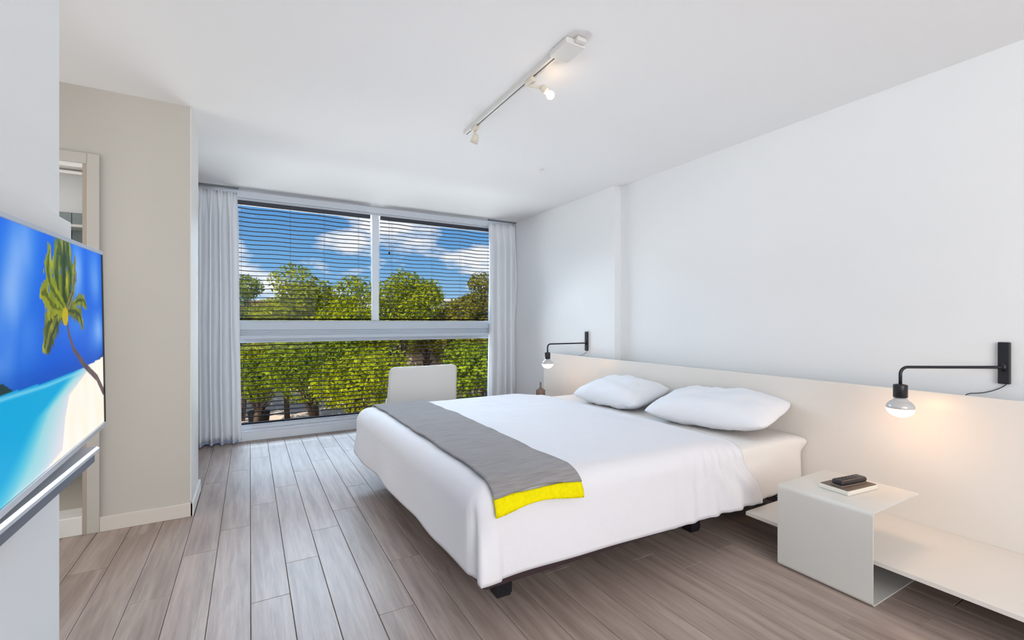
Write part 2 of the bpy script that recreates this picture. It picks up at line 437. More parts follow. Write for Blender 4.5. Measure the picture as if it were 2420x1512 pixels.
blind(X0W+.012, 1.222, ZT-.012, 1.226, 'dark venetian blind in the upper left window pane, left of the white mullion')
blind(1.325, X1W-.012, ZT-.012, 1.226, 'dark venetian blind in the upper right window pane with a hanging pull cord', (1.43, -.41))
blind(X0W+.012, X1W-.012, 1.012, ZB+.004, 'dark venetian blind in the wide lower window pane below the white transom', hm=transom_m)

# curtains
def curtain(x0, x1, pleats, label, seed, y=5.30, flare=0):
    c = thing('curtain', label, 'curtain', ((x0+x1)/2, y, 0), group='pale grey curtains either side of the window')
    rn = random.Random(seed); bm = bmesh.new()
    nu, nv = pleats*18, 44; w = x1-x0; g = []
    phs = [rn.uniform(-.7, .7) for _ in range(pleats+2)]; amps = [rn.uniform(.7, 1.25) for _ in range(pleats+2)]
    for j in range(nv+1):
        tz = j/nv; z = .03+(H-.05-.03)*tz; row = []
        for i in range(nu+1):
            s = i/nu; k = s*pleats; ki = int(k); fr = k-ki
            a = amps[ki]*(1-fr)+amps[ki+1]*fr; ph = phs[ki]*(1-fr)+phs[ki+1]*fr
            top = sm(.88, .97, tz)
            amp = .052*(1-.62*top)*(1-.15*tz)
            wv = math.sin(2*PI*k+ph*(1-tz)*1.1+noise.noise(Vector((s*3, tz*2.2, seed)))*1.3)
            wv = math.copysign(abs(wv)**.7, wv)
            yv = -amp*a*wv
            xv = (s-.5)*w*(1+.03*(1-tz))+flare*(1-tz)**1.5*s+.008*math.cos(2*PI*k)*a*(1-top)
            # pinch pleat: narrow doubled folds in the top band
            yv += -.009*top*math.sin(6*PI*k+.6)
            yv += .006*noise.noise(Vector((s*9, tz*5, seed+3)))
            row.append(bm.verts.new((xv, yv, z)))
        g.append(row)
    for j in range(nv):
        for i in range(nu): bm.faces.new([g[j][i], g[j][i+1], g[j+1][i+1], g[j+1][i]])
    o = link('curtain_fabric', bm, cur_m, c, True)
    md = o.modifiers.new('t', 'SOLIDIFY'); md.thickness = .0025
    bm = bmesh.new(); box(bm, -w/2-.01, w/2+.01, -.012, .012, H-.018, H-.0002, .002); link('curtain_track', bm, cord_m, c)
    bm = bmesh.new()
    for i in range(nu):
        a, b_ = g_co(seed, i, nu, w, flare, pleats, phs, amps), g_co(seed, i+1, nu, w, flare, pleats, phs, amps)
        bm.faces.new([bm.verts.new((a[0], a[1]-.004, .012)), bm.verts.new((b_[0], b_[1]-.004, .012)), bm.verts.new((b_[0], b_[1]-.004, .034)), bm.verts.new((a[0], a[1]-.004, .034))])
    bmesh.ops.remove_doubles(bm, verts=bm.verts, dist=1e-5)
    h_ = link('hem', bm, hem_m, c, True); md = h_.modifiers.new('t', 'SOLIDIFY'); md.thickness = .003
    return c
def g_co(seed, i, nu, w, flare, pleats, phs, amps):
    s = i/nu; k = s*pleats; ki = int(k); fr = k-ki
    a = amps[ki]*(1-fr)+amps[ki+1]*fr; ph = phs[ki]*(1-fr)+phs[ki+1]*fr
    wv = math.sin(2*PI*k+ph*1.1+noise.noise(Vector((s*3, 0, seed)))*1.3); wv = math.copysign(abs(wv)**.7, wv)
    return ((s-.5)*w*1.03+flare*s+.008*math.cos(2*PI*k)*a, -.052*a*wv+.006*noise.noise(Vector((s*9, 0, seed+3))))
hem_m = mat('hem_blue', (178, 190, 220), .9)
curtain(-.60, -.105, 6, 'pale grey floor length curtain left of the window beside the corridor wall', 3, flare=.02)
curtain(2.69, 3.085, 4, 'pale grey pleated curtain right of the window, behind the bed', 8)

# ------------------------------------------------------------------ headboard and shelves
XH = 2.98
hb = thing('headboard', 'long low glossy white headboard panel running along the right wall behind the bed', 'headboard', (XH, 2.0, 0))
bm = bmesh.new(); box(bm, 0, .022, -2.4, 2.455, .15, .849, .002); link('panel', bm, lacq_m, hb)
for yb in (-2.2, .2, 2.0):
    bm = bmesh.new(); box(bm, .022, XF-XH-.001, yb, yb+.1, .2, .7); link('batten', bm, trim_m, hb)
def shelf(y0, y1, label):
    s = thing('wall_shelf', label, 'shelf', (XH, (y0+y1)/2, .17))
    h_ = (y1-y0)/2
    bm = bmesh.new(); box(bm, -.63, -.001, -h_, h_, -.020, 0, .0015); link('shelf_board', bm, lacq_m, s)
    for f in (-.9, .9):
        bm = bmesh.new(); box(bm, -.5, -.001, h_*f-.012, h_*f+.012, -.045, -.020); link('bracket', bm, trim_m, s)
shelf(-.35, 1.535, 'long low white shelf on the headboard near side, passing through the white side table')
shelf(3.70, 4.44, 'short white shelf on the headboard at the far side of the bed')

def c_table(cx, cy, label):
    t = thing('side_table', label, 'side table', (cx, cy, 0), group='white folded side tables by the bed')
    hw, hd, hh, th, r = .225, .20, .40, .006, .018
    def bend(prof_out):
        pass
    # C profile in x/z: opening to +x (towards headboard)
    def arc(cx_, cz, rr, a0, a1, n=6): return [(cx_+rr*math.cos(R(a0+(a1-a0)*i/n)), cz+rr*math.sin(R(a0+(a1-a0)*i/n))) for i in range(n+1)]
    def clip(prof, z0=None, z1=None): return prof
    z0 = .002
    top = [(hw, hh)]+arc(-hw+r, hh-r, r, 90, 180)+[(-hw, hh-r-.002), (-hw+th, hh-r-.002)]+arc(-hw+r, hh-r, r-th, 180, 90)+[(hw, hh-th)]
    bm = bmesh.new(); prism(bm, top, -hd, hd); link('top_panel', bm, steel_m, t)
    bm = bmesh.new(); box(bm, -hw, -hw+th, -hd, hd, z0+r+.002, hh-r-.002); link('front_panel', bm, steel_m, t)
    bot = [(hw, z0)]+arc(-hw+r, z0+r, r, 270, 180)+[(-hw, z0+r+.002), (-hw+th, z0+r+.002)]+arc(-hw+r, z0+r, r-th, 180, 270)+[(hw, z0+th)]
    bm = bmesh.new(); prism(bm, bot, -hd, hd); link('base_panel', bm, steel_m, t)
    for sx in (-.19, .19):
        for sy in (-.17, .17):
            bm = bmesh.new(); lathe(bm, [(.008, 0), (.008, .003)], (sx, sy, 0), 8); link('foot_pad', bm, cord_m, t)
    return t
c_table(2.496, 1.115, 'white folded steel side table in front of the near shelf, holding a tray and remote')
c_table(2.56, 4.08, 'white folded steel side table hidden past the far side of the bed')

# tray and remote on the near side table
tr = thing('tray', 'small white tray with dark taupe lining on the near side table', 'tray', (2.512, 1.113, .4), R(-6))
bm = bmesh.new(); box(bm, -.115, .115, -.068, .068, 0, .020, .004); link('tray_body', bm, tray_m, tr)
bm = bmesh.new(); box(bm, -.110, .110, -.063, .063, .0195, .0235, .001)
link('lining', bm, pad_m, tr)
rm = thing('remote_control', 'chunky black remote control lying on the tray of the near side table', 'remote', (2.505, 1.105, .4237), R(-8))
bm = bmesh.new(); box(bm, -.095, .095, -.026, .026, 0, .008, .003); link('remote_base', bm, pad_m, rm)
bm = bmesh.new(); box(bm, -.092, .092, -.027, .027, .008, .030, .010, 4)
for v in bm.verts:
    if v.co.z > .02: v.co.z += .003*math.cos(v.co.x*14)
link('remote_body', bm, rem_m, rm, True)
for i in range(5):
    for j in (-1, 1):
        bm = bmesh.new(); lathe(bm, [(.0045, 0), (.004, .0012)], (-.055+i*.022, j*.009, .0325), 8); link('button', bm, blk_m, rm)

st_ = thing('small_stand', 'small brown stand with a flared foot on the far side table, under the far lamp', 'stand', (2.715, 4.12, .4))
bm = bmesh.new(); lathe(bm, [(.05, 0), (.05, .075), (.035, .085), (.018, .095), (.011, .11), (.010, .155), (.006, .16)]); link('stand_body', bm, brown_m, st_, True)

# ------------------------------------------------------------------ bed
def rbox(bm, x0, x1, y0, y1, z0, z1, r, nx, ny, nz, fn=None, bottom=True, head=True, sharp=None):
    cache = {}
    def V(i, j, k):
        key = (i, j, k)
        if key in cache: return cache[key]
        p = Vector((x0+(x1-x0)*i/nx, y0+(y1-y0)*j/ny, z0+(z1-z0)*k/nz))
        zl = z0+r if bottom else z0-10
        xh = x1-r if head else x1+10
        c = Vector((min(max(p.x, x0+r), xh), min(max(p.y, y0+r), y1-r), min(max(p.z, zl), z1-r)))
        d = p-c
        q = c+d.normalized()*r if d.length > 1e-9 else p
        if sharp and d.z < 1e-6:
            f = sharp(p); q = q.lerp(p, f)
        cache[key] = bm.verts.new(fn(q, p) if fn else q)
        return cache[key]
    def quad(a, b, c, d): bm.faces.new([V(*a), V(*b), V(*c), V(*d)])
    for i in range(nx):
        for j in range(ny):
            quad((i, j, nz), (i+1, j, nz), (i+1, j+1, nz), (i, j+1, nz))
            if bottom: quad((i, j, 0), (i+1, j, 0), (i+1, j+1, 0), (i, j+1, 0))
        for k in range(nz):
            quad((i, 0, k), (i+1, 0, k), (i+1, 0, k+1), (i, 0, k+1)); quad((i, ny, k), (i+1, ny, k), (i+1, ny, k+1), (i, ny, k+1))
    for j in range(ny):
        for k in range(nz):
            quad((0, j, k), (0, j+1, k), (0, j+1, k+1), (0, j, k+1))
            if head: quad((nx, j, k), (nx, j+1, k), (nx, j+1, k+1), (nx, j, k+1))
    return cache

bed = thing('bed', 'low white king size bed on black feet with a dark brown base, head against headboard', 'bed', (1.85, 2.6, 0))
def inv(o): o.location = (-1.85, -2.6, 0)
bm = bmesh.new(); box(bm, .80, 2.96, 1.615, 3.57, .146, .18, .006); inv(link('base_frame', bm, rail_m, bed))
for lx, ly in ((.967, 1.79), (2.22, 1.79), (.967, 3.40), (2.22, 3.40), (.967, 2.6), (2.22, 2.6)):
    bm = bmesh.new(); box(bm, -.038, .038, -.038, .038, .012, .148, .003); box(bm, -.034, .034, -.034, .034, 0, .012, .002)
    box(bm, -.012, .012, -.0395, -.038, .05, .10)
    l = link('leg', bm, blk_m, bed); l.location = (lx-1.85, ly-2.6, 0)
bm = bmesh.new()
def mfn(q, p):
    q = q.copy()
    s = sm(.42, .5, q.z)
    n_ = noise.noise(Vector((q.x*5, q.y*5, q.z*14)))
    f_ = 1-sm(2.1, 2.36, q.x)
    if q.y < 1.72: q.y += .045*f_*sm(1.72, 1.6, q.y) if q.z < .5 else 0
    if q.z < .3: q.z = max(q.z, .172+.045*f_)
    if q.y < 1.60:
        q.y += .005*n_-.006*math.exp(-((q.z-.475)/.010)**2)+.003*math.sin(q.x*60+q.z*12)*sm(.46, .2, q.z)
    if q.y < 1.72 and q.x > 2.7:
        d = math.hypot(q.x-2.97, (q.y-1.56)*1.2); k_ = math.exp(-(d/.07)**2)*sm(.40, .475, q.z)
        q.y -= .030*k_; q.z -= .006*k_; q.x = min(q.x+.012*k_, 2.978)
    if q.z > .49: q.z += .004*noise.noise(Vector((q.x*4, q.y*4, 2)))
    return q
rbox(bm, .82, 2.972, 1.562, 3.585, .172, .505, .03, 60, 46, 14, mfn)
inv(link('mattress', bm, sheet_m, bed, True))

DX0, DX1, DY0, DY1, DZ0, DZ1, DR = .69, 2.37, 1.545, 3.615, .222, .562, .095
def top_z(x, y):
    a = (x-DX0)/(DX1-DX0); b = (y-DY0)/(DY1-DY0)
    pf = max(0, min(1, 4*b*(1-b)))**.5
    return .012*pf+.010*noise.noise(Vector((x*1.6, y*1.9, .3)))+.0045*noise.noise(Vector((x*3+y*1.5, y*9, 1.7)))+.002*noise.noise(Vector((x*10, y*14, 4)))-.028*sm(.80, 1.0, a)
def dfn(q, p):
    q = q.copy()
    zf = (q.z-DZ0)/(DZ1-DZ0)
    low = 1-sm(.0, .75, zf)
    if q.z > .44: q.z += top_z(q.x, q.y)*sm(.44, .56, q.z)
    # side wrinkles
    n1 = noise.noise(Vector((q.x*3, q.y*3, q.z*2)))
    if p.y <= DY0+1e-6 or q.y < DY0+.06:
        w = .008*n1*low+.010*low
        fan = sm(1.65, 2.25, q.x)
        w += fan*(.009*math.sin(q.x*46+q.z*9+2*n1)*sm(.55, .36, q.z) + .005*math.sin(q.x*90-q.z*7))*sm(.56, .48, q.z)
        w += .004*math.sin(q.x*11+1)*low
        q.y -= w
    if q.y > DY1-.06: q.y += .008*n1*low+.008*low
    if q.x < DX0+.06:
        q.x -= .007*noise.noise(Vector((q.y*3.5, q.z*4, 7)))*low+.010*low*(q.y-DY0)/2
        q.x += .006*math.sin(q.y*9)*low
    q.x += .15*low*sm(1.85, 2.37, p.x)-.03*(1-low)*sm(1.9, 2.37, p.x)
    # foot end slightly skewed
    if q.x < DX0+.3: q.x += .045*max(0, 1-(q.y-DY0)/2.06)*(1-sm(DX0, DX0+.3, q.x))
    # corner pleat crease
    if p.y <= DY0+1e-6 or p.x <= DX0+1e-6:
        if p.x <= DX0+1e-6:
            dcr = p.y-(DY0+.055)
            q.x += .016*math.exp(-(dcr/.022)**2)*sm(.55, .42, q.z)
        if p.x < DX0+.12 and p.y <= DY0+1e-6: q.y -= .012*low
    # wavy hem
    if zf < .25:
        f = 1-zf/.25
        hz = .010*noise.noise(Vector((q.x*3.2, q.y*3.2, 9)))+.004*math.sin(q.x*13)*(.5+.5*math.sin(q.x*3))
        if q.y < DY0+.1: hz += .0
        cd = math.hypot(p.x-DX0, p.y-DY0)
        hz -= .004*math.exp(-(cd/.09)**2)
        hz += -.030*sm(.9, 2.3, q.x)
        q.z += hz*f
    return q
bm = bmesh.new()
rbox(bm, DX0, DX1, DY0, DY1, DZ0, DZ1, DR, 110, 120, 24, dfn, bottom=False, head=False, sharp=lambda p: .85*(1-sm(.24, .44, p.z)))
dv = link('duvet', bm, duv_m, None, True)
md = dv.modifiers.new('t', 'SOLIDIFY'); md.thickness = .012; md.offset = -1
tag(dv, 'puffy white duvet draped over the bed, hanging down the foot and both sides', 'duvet')

# throw blanket following the duvet's cross section
def prof_pt(l):
    """l: 0 = near hanging tip .. ; returns (y,z,ny,nz) around the duvet section"""
    near_h = .0; r = DR
    Lh = .02; La = r*PI/2; Lt = (DY1-r)-(DY0+r)
    if l < Lh: return DY0, DZ1-r-(Lh-l), -1, 0
    l -= Lh
    if l < La:
        a = l/r; return DY0+r-r*math.cos(a), DZ1-r+r*math.sin(a), -math.cos(a), math.sin(a)
    l -= La
    if l < Lt: return DY0+r+l, DZ1, 0, 1
    l -= Lt
    if l < La:
        a = l/r; return DY1-r+r*math.sin(a), DZ1-r+r*math.cos(a), math.sin(a), math.cos(a)
    l -= La
    return DY1, DZ1-r-l, 1, 0
LT = .02+DR*PI+(DY1-DY0-2*DR)+.12
def throw_mesh(l0, l1, nl, x0, x1, nx, off):
    bm = bmesh.new(); g = []
    for i in range(nl+1):
        row = []
        for j in range(nx+1):
            f = j/nx
            l = l0+(l1-l0)*i/nl
            if l0 < .2: l += -.014*math.sin(f*PI*1.5+2.4)*(1-i/nl if l1 < .3 else max(0, 1-l/.3))
            ll = max(l, -.06)
            y, z, ny, nz_ = prof_pt(max(ll, 0)); 
            if ll < 0: z += ll
            x = x0+(x1-x0)*f+.008*noise.noise(Vector((l*2.5, f*.5, 1)))+.014*noise.noise(Vector((l*1.1, 3, 1)))
            x += .030*sm(.4, .02, l)*(f-.35)
            edge = min(f, 1-f)*(x1-x0)
            o_ = off+.004*noise.noise(Vector((x*6, l*6, 5)))+.003*math.sin(f*11+l*3)*(1 if l < .3 else .4)
            zt = top_z(x, y)*sm(.44, .56, z)
            base = .012 if ny < -.5 else 0
            row.append(bm.verts.new((x, y+ny*(o_+base), z+nz_*o_+zt)))
        g.append(row)
    for i in range(nl):
        for j in range(nx): bm.faces.new([g[i][j], g[i][j+1], g[i+1][j+1], g[i+1][j]])
    return bm
th = thing('throw_blanket', 'grey wool throw with a bright yellow end laid across the foot of the bed', 'blanket', (0, 0, 0))
for nm, a, b, nl, m in (('woven_field', .080, LT, 150, thr_m), ('border', .026, .082, 6, yel_m)):
    o = link(nm, throw_mesh(a, b, nl, .815, 1.205, 30, .012), m, th, True)
    md = o.modifiers.new('t', 'SOLIDIFY'); md.thickness = .007; md.offset = 1
    if nm == 'border': o['label'] = 'bright yellow knitted border'

def pillow(cx, cy, cz, hx, hy, T, rz, rx, ry, label, seed):
    t = thing('pillow', label, 'pillow', (cx, cy, cz), group='white pillows at the head of the bed')
    t.rotation_euler = (rx, ry, rz)
    bm = bmesh.new(); n = 40; gs = {}
    for s in (1, -1):
        for i in range(n+1):
            for j in range(n+1):
                u = math.sin((i/n*2-1)*PI/2); v = math.sin((j/n*2-1)*PI/2)
                rim = i in (0, n) or j in (0, n)
                if rim and s == -1: gs[(s, i, j)] = gs[(1, i, j)]; continue
                x = hx*u*(1-.05*(1-v*v)*u*u-.07*v**6); y = hy*v*(1-.03*(1-u*u)*v*v-.06*u**6)
                h_ = T*((1-u**4)**.55)*((1-abs(v)**2.8)**.55)
                # flatter open flap at the near end
                z = s*h_*(.62 if s == 1 else .38)
                w = .012*noise.noise(Vector((u*2.2+seed, v*3.4, s)))+.007*noise.noise(Vector((u*3+v*4, v*9+seed, s)))+.003*noise.noise(Vector((u*12, v*16+seed, s)))
                z += w*(h_/T)*1.5
                x += .006*noise.noise(Vector((u*3, v*5, seed+s)))
                # corner lift
                z += .016*(abs(u)*abs(v))**3
                gs[(s, i, j)] = bm.verts.new((x, y, z))
    for s in (1, -1):
        for i in range(n):
            for j in range(n):
                bm.faces.new([gs[(s, i, j)], gs[(s, i+1, j)], gs[(s, i+1, j+1)], gs[(s, i, j+1)]])
    link('pillowcase', bm, pil_m, t, True)
    # stitched edge of the case opening
    bm = bmesh.new(); pts = []
    vv = -.80
    for i in range(25):
        u = -.97+1.94*i/24
        h_ = T*((1-u**4)**.55)*((1-abs(vv)**2.8)**.55)*.62
        pts.append((hx*u*(1-.05*(1-vv*vv)*u*u-.07*vv**6), hy*vv*(1-.03*(1-u*u)*vv*vv-.06*u**6), h_*.96-.002))
    tube(bm, pts, .0022, 6); link('case_seam', bm, pil_m, t, True)
pillow(2.71, 2.0, .617, .235, .42, .19, R(9), R(-2), R(-12), 'plump white pillow on the near half of the bed, closest to the camera', 1)
pillow(2.71, 2.90, .605, .235, .36, .19, R(4), 0, R(-12), 'white pillow on the far half of the bed, partly behind the near pillow', 4)

# ------------------------------------------------------------------ wall lamps
def wall_lamp(px, py, dirv, label):
    t = thing('wall_lamp', label, 'lamp', (px, py, .984), 0, 'black swing arm wall lamps over the headboard')
    d = Vector(dirv).normalized()
    bm = bmesh.new(); box(bm, -.020, -.0005, -.0215, .0215, -.081, .121, .004); link('wall_plate', bm, blk_m, t)
    st = Vector((-.020, 0, 0)); L = .508
    e_ = d*L
    pts = [st+Vector((.004, 0, 0)), st+d*.02]
    r = .035
    pts += [d*(L-r)]
    for i in range(1, 8):
        a = PI/2*i/7
        pts.append(d*(L-r)+d*(r*math.sin(a))+Vector((0, 0, -r*(1-math.cos(a)))))
    pts.append(e_+Vector((0, 0, -.09)))
    bm = bmesh.new(); tube(bm, pts, .0072, 12); link('swing_arm', bm, blk_m, t, True)
    bm = bmesh.new(); tube(bm, [st+Vector((.002, 0, -.02)), st+Vector((.002, 0, .02))], .011, 12); link('pivot', bm, blk_m, t, True)
    bm = bmesh.new(); lathe(bm, [(.010, .004), (.0275, 0), (.0285, -.004), (.0285, -.060), (.026, -.062)][::-1], e_+Vector((0, 0, -.085)), 24)
    s = link('bulb_socket', bm, blk_m, t, True)
    # bulb
    bc = e_+Vector((0, 0, -.197)); rb = .056
    prof = [(.018, .052), (.020, .045)]
    neck = [(.019, .056), (.020, .048), (.028, .044)]
    up = [(rb*math.sin(R(a)), rb*math.cos(R(a))*.78) for a in (32, 45, 58, 70, 80, 92)]
    bm = bmesh.new(); lathe(bm, (neck+up)[::-1], bc, 28); link('bulb_top', bm, glass_cap_m, t, True)
    lo = [(rb*math.sin(R(a)), rb*math.cos(R(a))*.80-.0006) for a in (92, 104, 118, 132, 146, 158, 168, 176)]
    bm = bmesh.new(); lathe(bm, lo[::-1], bc, 28); b = link('bulb', bm, glow_m, t, True); b['label'] = 'glowing warm lower half of the bulb'
    # cord from the plate down behind the headboard
    cpts = []
    for i in range(15):
        f = i/14
        cpts.append((-.010-.004*math.sin(f*PI)+(.0)*f, -.008+.0+(.17*f**1.3), -.08-.062*math.sin(min(1, f*1.15)*PI/2)-.03*sm(.8, 1, f)))
    bm = bmesh.new(); tube(bm, cpts, .0022, 6); link('power_cord', bm, cord_m if px < 3.15 else blk_m, t, True)
wall_lamp(XR, .738, (-.868, .497, 0), 'black swing arm wall lamp with half silvered globe bulb above the near side table')
wall_lamp(XF, 3.807, (-1, 0, 0), 'black swing arm wall lamp at the far end of the headboard, near the curtain')

# ------------------------------------------------------------------ track light on the ceiling
tk = thing('track_light', 'white ceiling track light with one lit bulb and one empty spot head', 'light', (1.312, 2.3, H))
bm = bmesh.new(); prism(bm, [(-.018, 0), (-.018, -.03), (-.0045, -.03), (-.0045, -.02), (.0045, -.02), (.0045, -.03), (.018, -.03), (.018, 0)], -.50, .64, 'y'); link('track', bm, track_m, tk)
bm = bmesh.new(); box(bm, -.0044, .0044, -.42, .63, -.0285, -.0195); link('track_slot', bm, slot_m, tk)
bm = bmesh.new(); box(bm, -.030, .084, -.575, -.43, -.032, 0, .008); link('feed_box', bm, track_m, tk)
bm = bmesh.new(); box(bm, .012, .068, -.605, -.57, -.024, -.002, .006); link('end_cap', bm, track_m, tk)
def head(y, lit):
    bm = bmesh.new(); box(bm, -.016, .016, y-.035, y+.035, -.055, -.029, .005); a = link('head_adapter', bm, fitting_m, tk)
    if lit:
        p0 = Vector((.0, y, -.05)); p1 = Vector((.056, y-.03, -.075))
        bm = bmesh.new(); tube(bm, [p0, (0, y, -.066), p1], .009, 10); link('head_neck', bm, fitting_m, tk, True)
        ax = Vector((.55, -.45, -.7)).normalized()
        bm = bmesh.new(); lathe(bm, [(.014, 0), (.019, .008), (.019, .035), (.016, .04)], p1-ax*.006, 16, ax); link('lamp_holder', bm, fitting_m, tk, True)
        c = p1+ax*.062
        bm = bmesh.new(); lathe(bm, [(.022*math.sin(R(a_)), -.022*math.cos(R(a_))) for a_ in range(4, 180, 16)], c, 20, ax)
        b = link('bulb', bm, glow2_m, tk, True); b['label'] = 'lit warm globe bulb'
    else:
        bm = bmesh.new(); tube(bm, [(0, y, -.05), (0, y, -.075), (.004, y-.01, -.09)], .009, 10); link('head_neck', bm, fitting_m, tk, True)
        ax = Vector((-.2, .35, -.9)).normalized()
        bm = bmesh.new(); lathe(bm, [(.012, -.01), (.022, .004), (.027, .05), (.024, .05), (.014, .02)], (.004, y-.01, -.09), 18, ax); link('spot_head', bm, fitting_m, tk, True)
head(-.21, True)
head(.49, False)
sp = thing('ceiling_sensor', 'tiny white sensor stub on the ceiling between the track light and far wall', 'sensor', (2.216, 3.346, H))
bm = bmesh.new(); lathe(bm, [(.006, -.032), (.012, -.028), (.006, -.02), (.006, -.008), (.02, -.006), (.02, 0)], (0, 0, 0), 16); link('sensor_body', bm, trim_m, sp, True)

# ------------------------------------------------------------------ white chair by the window
ch = thing('armless_chair', 'white low back chair between the bed and the window, only its back showing', 'chair', (1.495, 4.35, 0), R(3))
bm = bmesh.new(); nX, nZ = 24, 20; g = []
for k in range(nZ+1):
    f = k/nZ; z = .40+.375*f; row = []
    for i in range(nX+1):
        s = i/nX*2-1
        hw = .362-.014*f
        # rounded top corners
        zz = z
        if f > .8:
            pass
        x = hw*s; y = -.045*f+.045*s*s
        cut = 0
        dx = abs(x)-(hw-.05); dz = zz-(.775-.05)
        if dx > 0 and dz > 0:
            l = math.hypot(dx, dz)
            m_ = max(dx, dz)
            if l > 0:
                nx_, nz2 = dx/l*m_, dz/l*m_
                x = math.copysign(hw-.05+nx_, x); zz = .725+nz2
        row.append(bm.verts.new((x, y, zz)))
    g.append(row)
for k in range(nZ):
    for i in range(nX): bm.faces.new([g[k][i], g[k][i+1], g[k+1][i+1], g[k+1][i]])
o = link('backrest', bm, chair_m, ch, True); md = o.modifiers.new('t', 'SOLIDIFY'); md.thickness = .022; md.offset = 0
bm = bmesh.new(); box(bm, -.26, .26, .02, .42, .36, .42, .02, 3); link('seat', bm, chair_m, ch, True)
for sx in (-1, 1):
    for y0, y1 in ((.05, .02), (.36, .40)):
        bm = bmesh.new(); tube(bm, [(sx*.22, y0, .37), (sx*.25, y1, 0)], [.013, .010], 10); link('leg', bm, chrome_m, ch, True)

# ------------------------------------------------------------------ television
tv = thing('television', 'large flat television with silver frame showing a tropical beach with a palm', 'television', (-.56, 1.75, 1.13))
Lx = Vector((-.01579, .99945, .0291)); Nx = Vector((.99983, .01552, .0095)); Zx = Vector((-.00904, -.02924, .99953))
TRc = Vector((-.5, 2.3398, 1.4668)); TW, THt = 1.20, .66
M = Matrix(((-Lx.x, Zx.x, Nx.x, TRc.x), (-Lx.y, Zx.y, Nx.y, TRc.y), (-Lx.z, Zx.z, Nx.z, TRc.z), (0, 0, 0, 1)))
# local frame: x = distance from the right hand edge, y = up (0 top .. -THt bottom), z = out of the screen
def tvpart(name, bm, m, smooth=False):
    bm.transform(M); bm.transform(Matrix.Translation((.56, -1.75, -1.13)))
    return link(name, bm, m, tv, smooth)
bm = bmesh.new(); box(bm, 0, TW, -THt, 0, -.022, -.003, .003); tvpart('back_shell', bm, tvb_m)
bm = bmesh.new(); box(bm, .25, TW-.25, -THt+.12, -.15, -.055, -.022, .004); tvpart('rear_housing', bm, tvb_m)
bz = .005
for nm, a in (('top_bezel', (-.002, TW+.002, -.004, .009)), ('bottom_bezel', (-.002, TW+.002, -THt-.013, -THt+.004))):
    bm = bmesh.new(); box(bm, a[0], a[1], a[2], a[3], -.020, .004, .0015); tvpart(nm, bm, tvs_m)
for a in ((-.003, .005), (TW-.005, TW+.003)):
    bm = bmesh.new(); box(bm, a[0], a[1], -THt, 0, -.020, .003, .001); tvpart('side_bezel', bm, tvb_m)
# picture on the screen (flat, painted per vertex)
def seg_d(p, a, b):
    ax, ay = a; bx_, by = b; dx, dy = bx_-ax, by-ay
    t = max(0, min(1, ((p[0]-ax)*dx+(p[1]-ay)*dy)/(dx*dx+dy*dy+1e-9)))
    return math.hypot(p[0]-ax-dx*t, p[1]-ay-dy*t), t
def poly_d(p, pl):
    best = (9, 0); n = len(pl)-1
    for i in range(n):
        d, t = seg_d(p, pl[i], pl[i+1])
        if d < best[0]: best = (d, (i+t)/n)
    return best
def interp(pl, x):
    if x <= pl[0][0]: return pl[0][1]
    for a, b in zip(pl[:-1], pl[1:]):
        if x <= b[0]: return a[1]+(b[1]-a[1])*(x-a[0])/(b[0]-a[0])
    return pl[-1][1]
horizon = [(0, .262), (.05, .256), (.256, .246), (.617, .246), (.901, .256), (1.2, .26)]
trunk = [(.432, .428), (.415, .375), (.368, .318), (.255, .255), (.097, .189), (.01, .124)]
fronds = [([(.443, .441), (.497, .485), (.511, .56), (.487, .643)], .036, (84, 110, 30)),
          ([(.443, .441), (.398, .501), (.393, .568), (.401, .65)], .030, (60, 88, 34)),
          ([(.443, .441), (.45, .5), (.44, .58), (.44, .66)], .036, (44, 66, 26)),
          ([(.443, .441), (.537, .43), (.59, .401), (.619, .345)], .026, (84, 96, 40)),
          ([(.443, .441), (.50, .42), (.56, .375), (.60, .33)], .018, (60, 72, 46)),
          ([(.443, .441), (.553, .46), (.607, .495), (.63, .49)], .026, (134, 140, 34)),
          ([(.431, .441), (.312, .475), (.249, .479), (.22, .455)], .014, (84, 104, 50)),
          ([(.431, .441), (.346, .44), (.29, .425), (.265, .385)], .018, (80, 92, 50)),
          ([(.431, .441), (.36, .50), (.345, .55), (.334, .613)], .012, (110, 110, 90)),
          ([(.442, .448), (.56, .508), (.585, .56), (.565, .616)], .022, (120, 136, 30))]
def mixc(a, b, t): t = max(0, min(1, t)); return tuple(x+(y-x)*t for x, y in zip(a, b))
